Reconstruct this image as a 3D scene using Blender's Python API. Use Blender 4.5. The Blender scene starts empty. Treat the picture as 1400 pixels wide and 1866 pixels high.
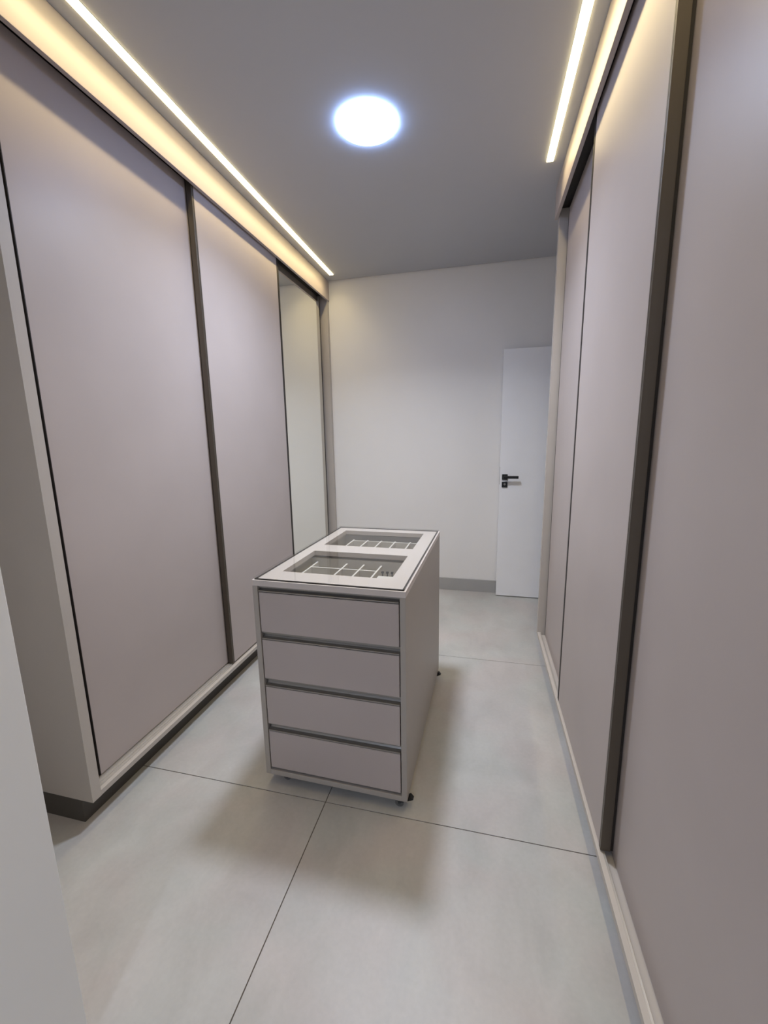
import bpy, bmesh, math
from mathutils import Matrix, Vector

# ------------------------------------------------------------------ camera
sc = bpy.context.scene
cd = bpy.data.cameras.new('camera'); cam = bpy.data.objects.new('camera', cd)
sc.collection.objects.link(cam)
cd.sensor_fit = 'HORIZONTAL'; cd.sensor_width = 36.0; cd.lens = 749.1 / 1400 * 36
cd.clip_start = 0.02
yaw, pitch, roll = 0.2371, -0.1791, -0.0167
cy, sy, cp, sp, cr, sr = math.cos(yaw), math.sin(yaw), math.cos(pitch), math.sin(pitch), math.cos(roll), math.sin(roll)
A = Matrix(((cy, sy, 0), (-sy, cy, 0), (0, 0, 1)))
B = Matrix(((1, 0, 0), (0, cp, sp), (0, -sp, cp)))
Cm = Matrix(((cr, 0, sr), (0, 1, 0), (-sr, 0, cr)))
R = Cm @ B @ A                                    # rows: right, forward, up
M = Matrix((R[0], R[2], -R[1])).transposed().to_4x4()
M.translation = (0, 0, 1.41)
cam.matrix_world = M
sc.camera = cam

# ------------------------------------------------------------------ world, exposure
w = bpy.data.worlds.new('world'); sc.world = w; w.use_nodes = True
w.node_tree.nodes['Background'].inputs[0].default_value = (0.6, 0.65, 0.75, 1)
w.node_tree.nodes['Background'].inputs[1].default_value = 0.15
sc.view_settings.view_transform = 'Standard'
sc.view_settings.look = 'None'
sc.view_settings.gamma = 1.0
sc.view_settings.use_curve_mapping = False
sc.view_settings.exposure = 0.10
LAMP = 42.0           # radiance of the round ceiling lamp's diffuser
LED = 9.5            # radiance of the two warm strips' diffusers
LAMP_COL = (0.42, 0.64, 1.20)
LED_COL = (1.0, 0.82, 0.42)
LAMP_W = 18.0         # the lamp's downward beam (W)
LED_W = 5.6          # each strip's downward beam (W)
LAMP_BEAM = (0.95, 0.995, 1.08); LED_BEAM = (1.0, 0.79, 0.44)
REAR_FILL = 0.95            # unseen lamp added behind the camera as fill, relative to the first
LAMP_SPREAD = 134; LED_SPREAD = 125
try:
    sc.cycles.use_denoising = True
    sc.cycles.max_bounces = 12; sc.cycles.diffuse_bounces = 8
    sc.cycles.glossy_bounces = 6; sc.cycles.transparent_max_bounces = 16
    sc.cycles.sample_clamp_indirect = 40.0
    sc.cycles.use_light_tree = True
except Exception:
    pass

# ------------------------------------------------------------------ materials
def lin(c):
    return tuple(((v / 255) / 12.92 if v / 255 <= .04045 else ((v / 255 + .055) / 1.055) ** 2.4) for v in c)

def new_mat(name):
    m = bpy.data.materials.new(name); m.use_nodes = True
    nt = m.node_tree
    return m, nt, nt.nodes['Principled BSDF']

def surf(name, col, rough=.5, metal=0., noise=0., scale=(1, 1, 1), nscale=8., bump=0., spec=.5, detail=6, rvar=0.):
    m, nt, b = new_mat(name)
    b.inputs['Metallic'].default_value = metal
    b.inputs['Roughness'].default_value = rough
    b.inputs['Specular IOR Level'].default_value = spec
    tc = nt.nodes.new('ShaderNodeTexCoord'); mp = nt.nodes.new('ShaderNodeMapping')
    mp.inputs['Scale'].default_value = scale
    nt.links.new(tc.outputs['Object'], mp.inputs[0])
    n = nt.nodes.new('ShaderNodeTexNoise'); n.inputs['Scale'].default_value = nscale; n.inputs['Detail'].default_value = detail
    nt.links.new(mp.outputs[0], n.inputs['Vector'])
    r = nt.nodes.new('ShaderNodeValToRGB')
    r.color_ramp.elements[0].position = .3; r.color_ramp.elements[1].position = .7
    lo = tuple(max(0, c * (1 - noise)) for c in col); hi = tuple(min(1, c * (1 + noise)) for c in col)
    r.color_ramp.elements[0].color = (*lo, 1); r.color_ramp.elements[1].color = (*hi, 1)
    nt.links.new(n.outputs['Fac'], r.inputs[0]); nt.links.new(r.outputs[0], b.inputs['Base Color'])
    if rvar:
        mr = nt.nodes.new('ShaderNodeMapRange')
        mr.inputs['To Min'].default_value = rough - rvar; mr.inputs['To Max'].default_value = rough + rvar
        nt.links.new(n.outputs['Fac'], mr.inputs[0]); nt.links.new(mr.outputs[0], b.inputs['Roughness'])
    if bump:
        bp = nt.nodes.new('ShaderNodeBump'); bp.inputs['Strength'].default_value = bump; bp.inputs['Distance'].default_value = .002
        nt.links.new(n.outputs['Fac'], bp.inputs['Height']); nt.links.new(bp.outputs[0], b.inputs['Normal'])
    return m

def emit(name, col, s):
    m = bpy.data.materials.new(name); m.use_nodes = True; nt = m.node_tree; nt.nodes.clear()
    e = nt.nodes.new('ShaderNodeEmission'); o = nt.nodes.new('ShaderNodeOutputMaterial')
    e.inputs[0].default_value = (*col, 1); e.inputs[1].default_value = s
    nt.links.new(e.outputs[0], o.inputs[0]); return m

def porcelain():
    """grey cement-look porcelain: broad clouds, fine speckle, faint wipe marks"""
    m, nt, b = new_mat('porcelain_tile')
    geo = nt.nodes.new('ShaderNodeNewGeometry')
    def noise(sc_, s, d, dist=0.):
        mp = nt.nodes.new('ShaderNodeMapping'); mp.inputs['Scale'].default_value = sc_
        nt.links.new(geo.outputs['Position'], mp.inputs[0])
        n = nt.nodes.new('ShaderNodeTexNoise'); n.inputs['Scale'].default_value = s; n.inputs['Detail'].default_value = d
        n.inputs['Distortion'].default_value = dist
        nt.links.new(mp.outputs[0], n.inputs['Vector']); return n
    n1 = noise((1, 1, 1), 1.5, 7, .8); n2 = noise((1.6, 1, 1), 4.5, 6, .9); n3 = noise((1, 1, 1), 70, 4)
    r = nt.nodes.new('ShaderNodeValToRGB')
    r.color_ramp.elements[0].position = .32; r.color_ramp.elements[1].position = .68
    r.color_ramp.elements[0].color = (*FLOOR_LO, 1); r.color_ramp.elements[1].color = (*FLOOR_HI, 1)
    nt.links.new(n1.outputs['Fac'], r.inputs[0])
    def over(prev, n, amt):
        mx = nt.nodes.new('ShaderNodeMix'); mx.data_type = 'RGBA'; mx.blend_type = 'OVERLAY'
        mx.inputs[0].default_value = amt
        nt.links.new(prev, mx.inputs[6]); nt.links.new(n.outputs['Fac'], mx.inputs[7]); return mx.outputs[2]
    n4 = noise((1, 1.3, 1), 2.6, 3, .4)                     # slow drift between pinkish and greenish grey
    r4 = nt.nodes.new('ShaderNodeValToRGB')
    r4.color_ramp.elements[0].position = .38; r4.color_ramp.elements[1].position = .62
    r4.color_ramp.elements[0].color = (.97, 1.0, .985, 1); r4.color_ramp.elements[1].color = (1.0, .965, .955, 1)
    nt.links.new(n4.outputs['Fac'], r4.inputs[0])
    tm = nt.nodes.new('ShaderNodeMix'); tm.data_type = 'RGBA'; tm.blend_type = 'MULTIPLY'; tm.inputs[0].default_value = 1
    nt.links.new(r.outputs[0], tm.inputs[6]); nt.links.new(r4.outputs[0], tm.inputs[7])
    c = over(over(tm.outputs[2], n2, .16), n3, .07)
    nt.links.new(c, b.inputs['Base Color'])
    mr = nt.nodes.new('ShaderNodeMapRange'); mr.inputs['To Min'].default_value = .34; mr.inputs['To Max'].default_value = .52
    nt.links.new(n2.outputs['Fac'], mr.inputs[0]); nt.links.new(mr.outputs[0], b.inputs['Roughness'])
    b.inputs['Specular IOR Level'].default_value = .45
    return m

FLOOR_LO = (.425, .417, .405); FLOOR_HI = (.515, .498, .482)
LAM = (.465, .41, .392)
M_lam = surf('taupe_laminate', LAM, .42, noise=.03, nscale=3, detail=3, spec=.4)
M_frame = surf('taupe_laminate_edge', (.50, .46, .42), .42, noise=.02, nscale=6, spec=.4)
M_in = surf('cabinet_inside', (.20, .18, .17), .7, noise=.03)
M_dark = surf('black_seal_and_gap_shade', (.016, .012, .010), .6, noise=.1)  # black for profiles and gasket, also for strips that paint gap shade
M_alu = surf('bronze_aluminium', (.125, .108, .088), .36, metal=.6, noise=.04, scale=(1, 1, .02), nscale=60)
M_plinth = surf('dark_plinth', (.075, .068, .058), .6, noise=.05)
M_case = surf('taupe_case', (.40, .368, .335), .42, noise=.02, nscale=5, spec=.4)
M_track = surf('satin_aluminium', (.55, .52, .48), .4, metal=.5, noise=.03)
M_pull = surf('grey_aluminium', (.30, .285, .265), .35, metal=.5, noise=.03)
M_wall = surf('beige_paint', (.80, .785, .765), .75, noise=.015, nscale=2.5, spec=.25)
M_white = surf('white_paint', (.83, .83, .815), .65, noise=.012, nscale=2.5, bump=.03, spec=.3)
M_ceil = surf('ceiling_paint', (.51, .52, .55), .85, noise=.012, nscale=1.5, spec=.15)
M_gap = surf('shadow_gap', (.05, .045, .045), .9, noise=.05)
M_door = surf('white_lacquer', (.88, .88, .89), .35, noise=.01, spec=.4)
M_black = surf('black_metal', (.02, .021, .022), .32, metal=.4, noise=.1)
M_grout = surf('brown_grout', (.10, .082, .065), .9, noise=.2, nscale=40)
M_base = surf('skirting_porcelain', (.37, .365, .355), .45, noise=.06, nscale=3)
M_mir = surf('mirror_silver', (.93, .94, .90), .0, metal=1., noise=0.)
M_clear = bpy.data.materials.new('clear_plastic')
M_tile = porcelain()
M_lampm = emit('lamp_diffuser_glow', LAMP_COL, LAMP)
M_fill = emit('added_fill_diffuser_glow', LAMP_COL, LAMP * REAR_FILL)
M_ledm = emit('led_diffuser_glow', LED_COL, LED)
M_tray = surf('pale_tray', (.62, .60, .565), .5, noise=.02)
M_top_lit = surf('island_top_laminate_lit', (.61, .56, .535), .35, noise=.01)  # lighter copy of the island laminate, lamp light on top put into colour

def glassy(m, tint, ior=1.45):
    m.use_nodes = True; nt = m.node_tree; nt.nodes.clear()
    o = nt.nodes.new('ShaderNodeOutputMaterial'); mx = nt.nodes.new('ShaderNodeMixShader')
    t = nt.nodes.new('ShaderNodeBsdfTransparent'); g = nt.nodes.new('ShaderNodeBsdfGlossy'); f = nt.nodes.new('ShaderNodeFresnel')
    t.inputs[0].default_value = (*tint, 1); g.inputs['Roughness'].default_value = 0.02; f.inputs[0].default_value = ior
    ge = nt.nodes.new('ShaderNodeNewGeometry'); sb = nt.nodes.new('ShaderNodeMath'); sb.operation = 'SUBTRACT'; sb.inputs[0].default_value = 1
    mu = nt.nodes.new('ShaderNodeMath'); mu.operation = 'MULTIPLY'
    nt.links.new(ge.outputs['Backfacing'], sb.inputs[1]); nt.links.new(sb.outputs[0], mu.inputs[0]); nt.links.new(f.outputs[0], mu.inputs[1])
    nt.links.new(mu.outputs[0], mx.inputs[0]); nt.links.new(t.outputs[0], mx.inputs[1]); nt.links.new(g.outputs[0], mx.inputs[2])
    nt.links.new(mx.outputs[0], o.inputs[0]); return m
glassy(M_clear, (.80, .81, .82))
M_glass = glassy(bpy.data.materials.new('clear_glass'), (.96, .965, .96))

# ------------------------------------------------------------------ mesh helpers
col = sc.collection

def obj(name, bm, mat, parent=None, kind=None, label=None, smooth=False):
    bmesh.ops.recalc_face_normals(bm, faces=bm.faces[:])
    me = bpy.data.meshes.new(name); bm.to_mesh(me); bm.free()
    for m in (mat if isinstance(mat, (list, tuple)) else [mat]): me.materials.append(m)
    if smooth:
        for p in me.polygons: p.use_smooth = True
    o = bpy.data.objects.new(name, me); col.objects.link(o)
    if parent: o.parent = parent
    if kind: o['kind'] = kind
    if label: o['label'] = label
    return o

def box(bm, x0, x1, y0, y1, z0, z1, bev=0.0, mi=0):
    x0, x1 = sorted((x0, x1)); y0, y1 = sorted((y0, y1)); z0, z1 = sorted((z0, z1))
    t = bmesh.new()
    bmesh.ops.create_cube(t, size=1)
    bmesh.ops.scale(t, vec=(x1 - x0, y1 - y0, z1 - z0), verts=t.verts)
    bmesh.ops.translate(t, vec=((x0 + x1) / 2, (y0 + y1) / 2, (z0 + z1) / 2), verts=t.verts)
    if bev: bmesh.ops.bevel(t, geom=t.edges[:], offset=bev, segments=2, affect='EDGES', profile=.5)
    for f in t.faces: f.material_index = mi
    me = bpy.data.meshes.new('tmp'); t.to_mesh(me); t.free(); bm.from_mesh(me); bpy.data.meshes.remove(me)
    return bm

def B1(name, x0, x1, y0, y1, z0, z1, mat, parent=None, bev=.001, **k):
    return obj(name, box(bmesh.new(), x0, x1, y0, y1, z0, z1, bev), mat, parent, **k)

def prism(bm, pts, axis, a, b):
    """extrude a closed outline (2D) along axis from a to b; pts are in the other two axes in order"""
    def P(p, t):
        return {'x': (t, p[0], p[1]), 'y': (p[0], t, p[1]), 'z': (p[0], p[1], t)}[axis]
    v0 = [bm.verts.new(P(p, a)) for p in pts]; v1 = [bm.verts.new(P(p, b)) for p in pts]
    n = len(pts)
    bm.faces.new(v0[::-1]); bm.faces.new(v1)
    for i in range(n): bm.faces.new((v0[i], v0[(i + 1) % n], v1[(i + 1) % n], v1[i]))
    return bm

def cyl(bm, p0, p1, r0, r1=None, seg=24):
    r1 = r0 if r1 is None else r1
    p0, p1 = Vector(p0), Vector(p1); d = p1 - p0
    q = Vector((0, 0, 1)).rotation_difference(d.normalized())
    t = bmesh.new()
    bmesh.ops.create_cone(t, cap_ends=True, segments=seg, radius1=r0, radius2=r1, depth=d.length)
    bmesh.ops.rotate(t, cent=(0, 0, 0), matrix=q.to_matrix(), verts=t.verts)
    bmesh.ops.translate(t, vec=(p0 + p1) / 2, verts=t.verts)
    me = bpy.data.meshes.new('tmp'); t.to_mesh(me); t.free(); bm.from_mesh(me); bpy.data.meshes.remove(me)
    return bm

def thing(name, label, cat, loc=(0, 0, 0), rz=0., group=None):
    o = bpy.data.objects.new(name, None); col.objects.link(o)
    o.location = loc; o.rotation_euler = (0, 0, rz); o.empty_display_size = .1
    o['label'] = label; o['category'] = cat
    if group: o['group'] = group
    return o

def struct(name, bm, mat, **k):
    return obj(name, bm, mat, kind='structure', **k)

# ------------------------------------------------------------------ room shell
H = 2.769; YW = 3.702; XL = -1.98; XR = 0.985; YB = -3.7
JX, J1, PITCH = -.5698, 1.2948, 1.2035
# floor slab (grout bed) and its tiles
fl = struct('floor', box(bmesh.new(), XL - .1, 2.3, YB - .1, YW + .1, -.10, -.0025), M_grout,
            label='grey cement-look porcelain floor of large square tiles')
g = .0016
def tile_edges(origin, lo, hi):
    k = math.floor((lo - origin) / PITCH); e = []
    while origin + k * PITCH < hi:
        a = max(lo, origin + k * PITCH); b = min(hi, origin + (k + 1) * PITCH)
        if b - a > .03: e.append((a + g, b - g))
        k += 1
    return e
for (xa, xb) in tile_edges(JX, XL, XR + .05):
    for (ya, yb) in tile_edges(J1, YB, YW):
        B1('tile', xa, xb, ya, yb, -.012, 0, M_tile, fl, bev=.0008)
for (ya, yb) in tile_edges(J1, 2.7, YW):
    B1('tile', XR + .05 + g, 2.2, ya, yb, -.012, 0, M_tile, fl, bev=.0008)

# ceiling: stops 9 mm short of the far wall, the gap recessed behind it
GAP = .010
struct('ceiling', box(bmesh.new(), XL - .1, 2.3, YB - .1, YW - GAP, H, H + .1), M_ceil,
       label='plain light ceiling with a shadow gap at the far wall')
struct('trim_1', box(bmesh.new(), XL - .1, 2.3, YW - GAP, YW + .02, H + .018, H + .1), M_gap)
struct('wall_back', box(bmesh.new(), XL - .1, 2.3, YW, YW + .12, -.05, H + .02), M_wall,
       label='beige painted far wall')
struct('wall_left', box(bmesh.new(), XL - .12, XL, YB, YW, -.05, H + .05), M_white)
struct('wall_front', box(bmesh.new(), XL - .12, 2.3, YB - .12, YB, -.05, H + .05), M_white)
# right wall with the doorway next to the far wall
DW0, DW1, DH = 2.80, 3.64, 2.115
bm = bmesh.new()
box(bm, XR, XR + .12, YB, DW0, -.05, H + .05)
box(bm, XR, XR + .12, DW1, YW, -.05, H + .05)
box(bm, XR, XR + .12, DW0, DW1, DH, H + .05)
struct('wall_right', bm, M_white)
bm = bmesh.new()
box(bm, 2.18, 2.3, 2.0, YW, -.05, H + .05)
box(bm, XR + .12, 2.3, 2.0, 2.12, -.05, H + .05)
struct('wall_hall', bm, M_white)
# wall end the camera stands beside, lower left
struct('wall_near', box(bmesh.new(), XL, -.879, YB, .555, -.05, H + .02, .002), M_white,
       label='white painted wall end at the lower left edge')
# skirting
struct('baseboard_back', box(bmesh.new(), -1.367, XR, YW - .012, YW, 0, .115, .0015), M_base,
       label='grey porcelain skirting along the far wall')
struct('baseboard_hall', box(bmesh.new(), XR + .12, 2.18, YW - .012, YW, 0, .115, .0015), M_base)

# ------------------------------------------------------------------ open white door at the far wall
dr = thing('door_1', 'white flush door standing open against the far wall', 'door', (XR - .01, 3.655, 0))
del dr['category']; dr['kind'] = 'structure'
lx = lambda x: x - (XR - .01)
ly = lambda y: y - 3.655
YD = 3.619; XD = .1419
B1('door_leaf', lx(XD), lx(XR - .02), ly(YD), ly(YD + .036), .008, 2.094, M_door, dr, bev=.0015)
# lever set
def squircle(bm, x0, x1, z0, z1, y0, y1, r=.004):
    pts = []
    for cx_, cz_, a0 in ((x1 - r, z1 - r, 0), (x0 + r, z1 - r, 90), (x0 + r, z0 + r, 180), (x1 - r, z0 + r, 270)):
        for i in range(5):
            a = math.radians(a0 + i * 22.5); pts.append((cx_ + r * math.cos(a), cz_ + r * math.sin(a)))
    return prism(bm, pts, 'y', y0, y1)
hd = obj('door_handle', squircle(bmesh.new(), lx(.160), lx(.206), 1.041, 1.088, ly(YD - .010), ly(YD)), M_black, dr,
         label='black lever handle on a square plate')
bm = bmesh.new()
cyl(bm, (lx(.183), ly(YD - .008), 1.066), (lx(.183), ly(YD - .050), 1.066), .009)
box(bm, lx(.172), lx(.290), ly(YD - .058), ly(YD - .046), 1.056, 1.078, .002)
obj('lever', bm, M_black, hd)
kp = obj('keyhole_plate', squircle(bmesh.new(), lx(.160), lx(.206), .977, 1.024, ly(YD - .008), ly(YD)), M_black, dr,
         label='black square keyhole plate')
bm = bmesh.new(); cyl(bm, (lx(.183), ly(YD - .0075), 1.004), (lx(.183), ly(YD - .012), 1.004), .009)
obj('key_cylinder', bm, M_pull, kp)
B1('latch_plate', lx(XD) - .0012, lx(XD) + .001, ly(YD + .008), ly(YD + .028), 1.00, 1.15, M_black, dr, bev=0)
for hz in (.25, 1.05, 1.85):
    bm = bmesh.new(); cyl(bm, (lx(XR - .012), ly(YD - .004), hz - .045), (lx(XR - .012), ly(YD - .004), hz + .045), .007, seg=12)
    obj('hinge', bm, M_pull, dr)
# white jamb lining of the doorway
bm = bmesh.new()
box(bm, XR - .008, XR + .128, DW0, DW0 + .03, 0, DH, .001)
box(bm, XR + .03, XR + .128, DW1 - .02, DW1, 0, DH, .001)
box(bm, XR - .008, XR + .128, DW0 + .03, DW1 - .02, DH - .02, DH, .001)
struct('trim_2', bm, M_door)

# ------------------------------------------------------------------ wardrobes
ZB = .1005; ZR = .122; ZF = 2.6045
def wardrobe(label, n, XF, ds, d2, d1, y0, y1, doors, depth=.60, lip=None):
    """n = direction the front faces in x; d = depth behind the fascia front; doors = rear/front specs"""
    X = lambda d: XF - n * d
    t = thing('sliding_wardrobe', label, 'wardrobe', (X(.3), (y0 + y1) / 2, 0), 0, 'built-in sliding door wardrobes')
    ox, oy = t.location.x, t.location.y
    def bx(name, da, db, ya, yb, za, zb, mat, parent=t, bev=.001, **k):
        return B1(name, X(da) - ox, X(db) - ox, ya - oy, yb - oy, za, zb, mat, parent, bev, **k)
    SW = .036
    for (a, b) in ((y0, y0 + SW), (y1 - SW, y1)):
        bm = bmesh.new(); c = .0185
        prism(bm, [(X(ds) - ox, ZB), (X(depth) - ox, ZB), (X(depth) - ox, H - .003), (X(max(c, ds)) - ox, H - .003)] +
              ([(X(c) - ox, ZF - .0005), (X(ds) - ox, ZF - .0005)] if ds < c else []), 'y', a - oy, b - oy)
        obj('side_panel', bm, M_frame, t)
    if lip:                                          # a raised front lip, the rear door running in a sunk channel
        bm = bmesh.new()
        prism(bm, [(X(ds) - ox, ZB), (X(depth) - ox, ZB), (X(depth) - ox, ZB + .004), (X(ds + lip) - ox, ZB + .004),
                   (X(ds + lip) - ox, ZR), (X(ds) - ox, ZR)], 'y', y0 + SW - oy, y1 - SW - oy)
        obj('bottom_rail', bm, M_frame, t)
    else:
        bx('bottom_rail', ds, depth, y0 + SW, y1 - SW, ZB, ZR, M_frame)
    bx('back_panel', depth - .012, depth, y0 + SW, y1 - SW, ZR, H, M_in, bev=0)
    bx('partition', d1 + .045, depth - .012, (y0 + y1) / 2 - .009, (y0 + y1) / 2 + .009, ZR, 2.66, M_in, bev=0)
    bx('top_panel', .0225, depth - .012, y0 + SW, y1 - SW, 2.66, 2.68, M_in, bev=0)
    bx('top_track', d2 - .004, d1 + .04, y0 + SW, y1 - SW, 2.645, 2.66, M_dark, bev=0)
    bx('fascia', 0, .018, y0, y1, ZF, H - .002, M_lam, label='deep taupe fascia lit by the strip above')
    bx('plinth', ds + .058, depth, y0 + .004, y1 - .004, 0, ZB, M_plinth)
    # two-channel bottom track
    bm = bmesh.new()
    if lip:
        box(bm, X(ds + lip - .006) - ox, X(ds + lip - .0005) - ox, y0 + SW - oy, y1 - SW - oy, ZR, ZR + .0012)
        box(bm, X(ds + lip - .0015) - ox, X(ds + lip - .0005) - ox, y0 + SW - oy, y1 - SW - oy, ZR + .0012, ZR + .003)
        box(bm, X(d1 + .006) - ox, X(d1 + .009) - ox, y0 + SW - oy, y1 - SW - oy, ZB + .004, ZB + .007)
    else:
        box(bm, X(d2 - .002) - ox, X(d1 + .034) - ox, y0 + SW - oy, y1 - SW - oy, ZR, ZR + .0015)
        for d in (d2 + .010, d2 + .024, d1 + .004, d1 + .018):
            box(bm, X(d) - ox, X(d + .002) - ox, y0 + SW - oy, y1 - SW - oy, ZR + .0015, ZR + .005)
    obj('bottom_track', bm, M_track, t)
    for (ya, yb, plane, kind) in doors:
        d = d2 if plane == 'front' else d1
        z0, z1 = (ZB + .009 if lip and plane == 'rear' else ZR + (.005 if lip else .010)), 2.635
        if kind == 'mirror':
            dd = bx('sliding_door', d + .004, d + .022, ya, yb, z0, z1, M_lam, label='mirrored sliding door')
            bx('mirror', d, d + .004, ya + .004, yb - .014, z0 + .003, z1 - .003, M_mir, dd, bev=0, label='silvered mirror panel')
            for yy in ((ya, ya + .004), (yb - .014, yb)):
                bx('edge_profile_and_gap_shade', d - .001, d + .004, yy[0], yy[1], z0, z1, M_dark, dd, bev=0)  # black strips, the dark gap beside the mirror put into colour
        else:
            dd = bx('sliding_door', d, d + .022, ya + (.006 if plane == 'front' else 0), yb - (.024 if plane == 'front' else 0), z0, z1, M_lam)
            if plane == 'front':
                # bronze pull profile on the near edge: web over the door edge, grooved front lip
                bm = bmesh.new()
                box(bm, X(d - .002) - ox, X(d + .0265) - ox, ya - .003 - oy, ya - oy, z0, z1, .0005)
                box(bm, X(d - .002) - ox, X(d) - ox, ya - oy, ya + .005 - oy, z0, z1, .0004)
                box(bm, X(d - .001) - ox, X(d) - ox, ya + .005 - oy, ya + .007 - oy, z0, z1)
                box(bm, X(d - .002) - ox, X(d) - ox, ya + .007 - oy, ya + .013 - oy, z0, z1, .0004)
                box(bm, X(d + .0225) - ox, X(d + .0265) - ox, ya - oy, ya + .014 - oy, z0, z1)
                obj('pull_profile', bm, M_alu, dd, label='bronze aluminium pull profile')
                bx('gap_shade_strip', d + .0268, d1 - .0012, ya + .001, ya + .012, z0, z1, M_dark, dd, bev=0)  # black strip filling the gap behind the profile, its contact shade painted
                bx('edge_profile_and_gap_shade', d - .001, d + .024, yb - .023, yb, z0, z1, M_dark, dd, bev=.0005, label='black edge profile')
            else:
                bx('edge_profile_and_gap_shade', d - .001, d + .023, ya - .003, ya, z0, z1, M_dark, dd, bev=0)  # black edge strips, shade of the gaps beside the door put into colour
                bx('edge_profile_and_gap_shade', d - .001, d + .023, yb, yb + .003, z0, z1, M_dark, dd, bev=0)
    return t

wl = wardrobe('left taupe built-in wardrobe with two plain sliding doors and a mirrored one', 1, -1.3606, .0065, .0255, .0595,
              1.0114, YW - .001,
              [(1.098, 1.975, 'rear', 'plain'), (1.932, 2.795, 'front', 'plain'), (2.74, 3.615, 'rear', 'mirror')])
wr = wardrobe('right taupe built-in wardrobe with three plain sliding doors beside the camera', -1, .3599, .0204, .0305, .0665,
              .05, 2.744,
              [(.10, 1.26, 'rear', 'plain'), (1.205, 1.985, 'front', 'plain'), (1.93, 2.690, 'rear', 'plain')], lip=.021)

# ------------------------------------------------------------------ ceiling lights
def led(label, xc, ya, yb):
    t = thing('led_strip', label, 'light strip', (xc, (ya + yb) / 2, H), 0, 'warm light strips in the ceiling')
    L = (yb - ya) / 2
    d = B1('diffuser', -.016, .016, -L, L, -.0055, -.0005, M_ledm, t, bev=0, label='glowing warm diffuser')
    bm = bmesh.new()
    box(bm, -.0185, -.016, -L - .002, L + .002, -.0015, 0); box(bm, .016, .0185, -L - .002, L + .002, -.0015, 0)
    box(bm, -.016, .016, -L - .002, -L, -.0015, 0); box(bm, -.016, .016, L, L + .002, -.0015, 0)
    obj('aluminium_channel', bm, M_door, t)
    beam('strip_beam', t, (0, 0, -.0075), .012, 2 * L, LED_W * 2 * L / 2.53, LED_BEAM, LED_SPREAD)
def beam(name, parent, loc, sx, sy, watts, colr, spread, shape='RECTANGLE'):
    l = bpy.data.lights.new(name, 'AREA'); l.shape = shape; l.size = sx; l.size_y = sy
    l.energy = watts; l.color = colr; l.spread = math.radians(spread)
    o = bpy.data.objects.new(name, l); col.objects.link(o); o.parent = parent; o.location = loc
    return o
led('warm glowing light strip in the ceiling over the left wardrobe', -1.282, 1.03, 3.562)
led('warm glowing light strip in the ceiling over the right wardrobe', .2894, -.05, 2.4885)

LR = .128
def round_lamp(label, LX, LY, mat, watts):
    t = thing('ceiling_lamp', label, 'ceiling light', (LX, LY, H))
    bm = bmesh.new()
    prof = ((LR, -.0005), (LR, -.009), (LR - .003, -.0115), (LR - .02, -.0135), (0, -.020))
    seg = 48; rings = []
    for (r, z) in prof[:-1]:
        rings.append([bm.verts.new((r * math.cos(2 * math.pi * i / seg), r * math.sin(2 * math.pi * i / seg), z)) for i in range(seg)])
    for a, b in zip(rings, rings[1:]):
        for i in range(seg): bm.faces.new((a[i], a[(i + 1) % seg], b[(i + 1) % seg], b[i]))
    bm.faces.new(rings[-1]); bm.faces.new(rings[0][::-1])
    obj('diffuser', bm, mat, t, label='glowing round diffuser')
    bm = bmesh.new()
    for i in range(seg):
        a0, a1 = 2 * math.pi * i / seg, 2 * math.pi * (i + 1) / seg
        q = []
        for r, z in ((LR + .0005, 0), (LR + .006, 0), (LR + .005, -.0008), (LR + .0005, -.0008)):
            q.append((r, z))
        vs = [[bm.verts.new((r * math.cos(a), r * math.sin(a), z)) for r, z in q] for a in (a0, a1)]
        for k in range(4): bm.faces.new((vs[0][k], vs[0][(k + 1) % 4], vs[1][(k + 1) % 4], vs[1][k]))
    obj('rim', bm, M_door, t)
    beam('lamp_beam', t, (0, 0, -.0155), .25, .25, watts, LAMP_BEAM, LAMP_SPREAD, 'DISK')
round_lamp('round bluish white lamp in the middle of the ceiling', -.532, 2.010, M_lampm, LAMP_W)
round_lamp('added round fill lamp in the ceiling behind the viewer, unseen', -.25, -2.2, M_fill, LAMP_W * REAR_FILL)

# ------------------------------------------------------------------ island of drawers
IW, IL, IB, IT = .5956, .945, .046, .887
isl = thing('drawer_island', 'taupe dressing island on castors with glass top and four front drawers', 'drawer cabinet',
            (-.8424, 1.33, 0), -.0215)
PT = .021
B1('side_panel', 0, PT, 0, IL, IB, IT - .022, M_case, isl)
B1('side_panel', IW - PT, IW, 0, IL, IB, IT - .022, M_case, isl)
B1('bottom_panel', PT, IW - PT, 0, IL, IB, IB + .022, M_case, isl)
B1('inner_back', PT, IW - PT, IL / 2 - .009, IL / 2 + .009, IB + .022, IT - .022, M_frame, isl)
# top with two cut-outs
O1 = (.066, .517, .118, .430); O2 = (.062, .517, .545, .868)
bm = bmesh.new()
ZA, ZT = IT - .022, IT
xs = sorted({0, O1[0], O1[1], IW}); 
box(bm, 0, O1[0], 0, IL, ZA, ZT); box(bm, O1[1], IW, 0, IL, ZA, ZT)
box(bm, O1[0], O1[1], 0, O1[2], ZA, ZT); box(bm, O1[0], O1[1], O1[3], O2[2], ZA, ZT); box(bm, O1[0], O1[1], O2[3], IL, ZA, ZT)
obj('top_panel', bm, M_top_lit, isl)
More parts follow.
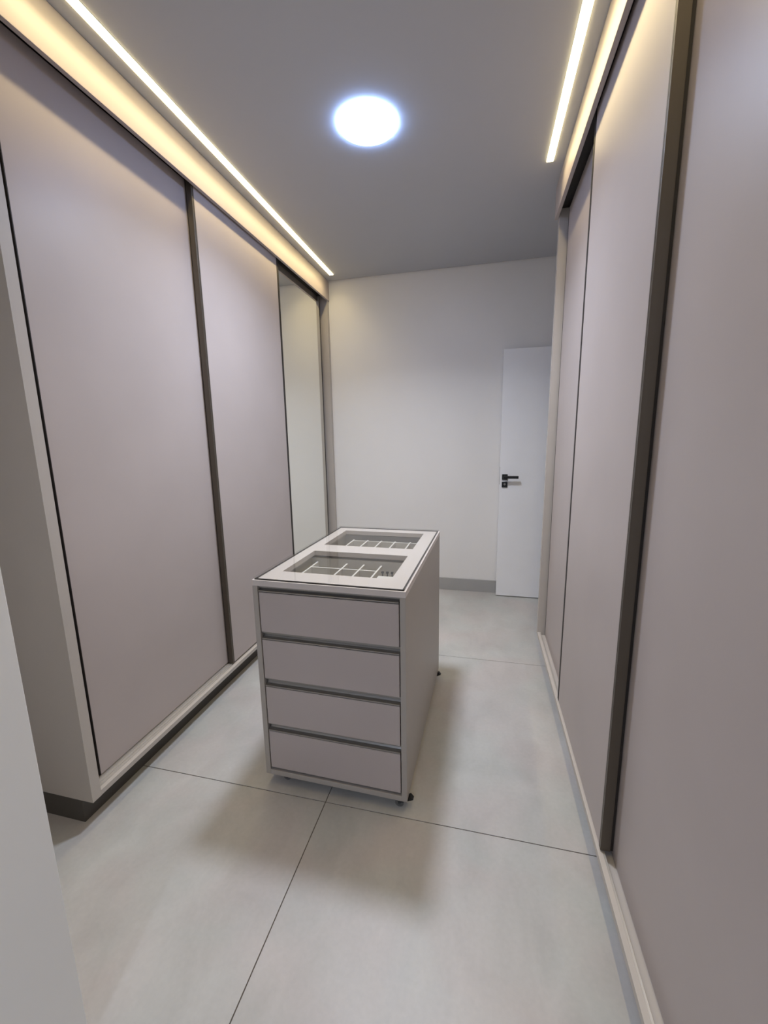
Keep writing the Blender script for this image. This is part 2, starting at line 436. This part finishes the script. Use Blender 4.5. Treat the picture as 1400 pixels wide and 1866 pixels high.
# spacer line and glass
bm = bmesh.new(); s = .007
for q in ((s, IW - s, s, s + .006), (s, IW - s, IL - s - .006, IL - s), (s, s + .006, s + .006, IL - s - .006), (IW - s - .006, IW - s, s + .006, IL - s - .006)):
    box(bm, *q, IT, IT + .004)
obj('gasket', bm, M_dark, isl, label='dark line under the glass')
gl = B1('glass_top', .004, IW - .004, .004, IL - .004, IT + .004, IT + .010, M_glass, isl, bev=.0006, label='clear glass sheet')

def pull(bm, x0, x1, s, yf, z0):
    """J-shaped recessed pull along the top edge of a drawer front (s = +1 front bank, -1 rear bank)"""
    pts = [(.0015, 0), (0, .0005), (0, .0040), (.0010, .0048), (.0025, .0042), (.010, .0040), (.017, .0065), (.0215, .012), (.0225, .018), (.0245, .018), (.0245, 0)]
    pts = [(yf + s * a, z0 + b) for a, b in pts]
    return prism(bm, pts, 'x', x0, x1)

zt = [.679, .482, .282, .080]          # bottoms of the fronts
zh = [.839, .645, .444, .246]          # tops of the front boards
def drawer(zb_, ztop, s, yf):
    x0, x1 = PT + .004, IW - PT - .004
    y2 = yf + s * .018
    dd = B1('drawer', x0, x1, yf + s * .0015, y2, zb_, ztop, M_lam, isl)
    B1('seam', x0 + .001, x1 - .001, yf + s * .004, yf + s * .018, ztop, ztop + .003, M_dark, dd, bev=0)  # black strip below the pull, shade of the narrow gap put into colour
    obj('pull_profile', pull(bmesh.new(), x0, x1, s, yf + s * .0005, ztop + .003), M_pull, dd, label='grey aluminium recessed pull')
    return dd
def drawer_box(dd, s, yf, za, zb_, h):
    bm = bmesh.new(); x0, x1 = PT + .014, IW - PT - .014
    ya = yf + s * .0255; yb = yf + s * (IL / 2 - .03)
    box(bm, x0, x0 + .012, ya, yb, za, h); box(bm, x1 - .012, x1, ya, yb, za, h)
    box(bm, x0 + .012, x1 - .012, yb - s * .012, yb, za, h); box(bm, x0 + .012, x1 - .012, ya, ya + s * .012, za, h)
    box(bm, x0 + .012, x1 - .012, ya, yb, za, za + .006)
    obj('drawer_box', bm, M_tray, dd)
for bank, (s, yf) in enumerate(((1, 0.0), (-1, IL))):
    for zz in (IT - .022, *zt[:3]):
        B1('cross_rail', PT, IW - PT, yf + s * .009, yf + s * .024, zz - .0090, zz - .0035, M_pull, isl, bev=.0004)
    for k in range(4):
        dd = drawer(zt[k], zh[k], s, yf)
        drawer_box(dd, s, yf, zt[k] + .012, 0, (.852 if k == 0 else zh[k] - .03))
        if k == 0:
            zi0, zi1 = .700, .838
            if bank == 0:
                for u in (.233, .315, .397): B1('divider', u - .004, u + .004, .034, .418, zi0, zi1, M_tray, dd, bev=.0006)
                for a, b in ((.090, .229), (.237, .311), (.319, .393)):
                    B1('divider', a, b, .336, .344, zi0, zi1, M_tray, dd, bev=.0006)
                B1('divider', .082, .090, .034, .418, zi0, zi1, M_tray, dd, bev=.0006)
                # small slotted holder in the right compartment
                sh = B1('holder_block', .436, .508, .060, .226, zi0, .858, M_tray, dd, bev=.001, label='pale raised block with three dark clips')
                for q in (.452, .472, .492):
                    bm = box(bmesh.new(), q - .002, q + .002, .230, .236, .80, .872)
                    box(bm, q - .005, q + .005, .229, .237, .868, .875); box(bm, q - .005, q + .005, .229, .237, .846, .851)
                    obj('clip', bm, M_black, sh)
            else:
                for u in (.118, .200, .280, .360, .445): B1('divider', u - .004, u + .004, .56, .86, zi0, zi1, M_tray, dd, bev=.0006)
                for a, b in ((.122, .196), (.204, .276), (.284, .356), (.364, .441), (.449, .53)):
                    B1('divider', a, b, .836, .844, zi0, zi1, M_tray, dd, bev=.0006)

def caster(cx_, cy_, lever):
    """clear twin-wheel castor with a black brake pedal pointing outwards"""
    bm = bmesh.new()
    box(bm, cx_ - .018, cx_ + .018, cy_ - .018, cy_ + .018, IB - .003, IB, .0005)
    cyl(bm, (cx_, cy_, IB - .012), (cx_, cy_, IB - .003), .010, .012, 16)
    cs = obj('castor', bm, M_pull, isl)
    bm = bmesh.new()
    pts = [(cx_ + .024 * math.cos(a), .0175 + .019 * math.sin(a)) for a in [math.radians(-5 + 190 * i / 10) for i in range(11)]]
    prism(bm, pts, 'y', cy_ - .003, cy_ + .003)
    obj('hood', bm, M_clear, cs)
    for sy_ in (-1, 1):
        bm = bmesh.new(); cyl(bm, (cx_, cy_ + sy_ * .004, .017), (cx_, cy_ + sy_ * .012, .017), .017, seg=28)
        cyl(bm, (cx_, cy_ + sy_ * .012, .017), (cx_, cy_ + sy_ * .0135, .017), .006, seg=12)
        obj('wheel', bm, M_clear, cs, label='clear plastic wheel')
    if lever:
        bm = bmesh.new()
        prism(bm, [(cx_ + .014, .028), (cx_ + .020, .022), (cx_ + .054, .038), (cx_ + .042, .052)], 'y', cy_ - .009, cy_ + .009)
        obj('brake_pedal', bm, M_black, cs, label='black brake pedal')
caster(.075, .045, False); caster(IW - .035, .032, True)
caster(.075, IL - .045, False); caster(IW - .035, IL - .045, True)
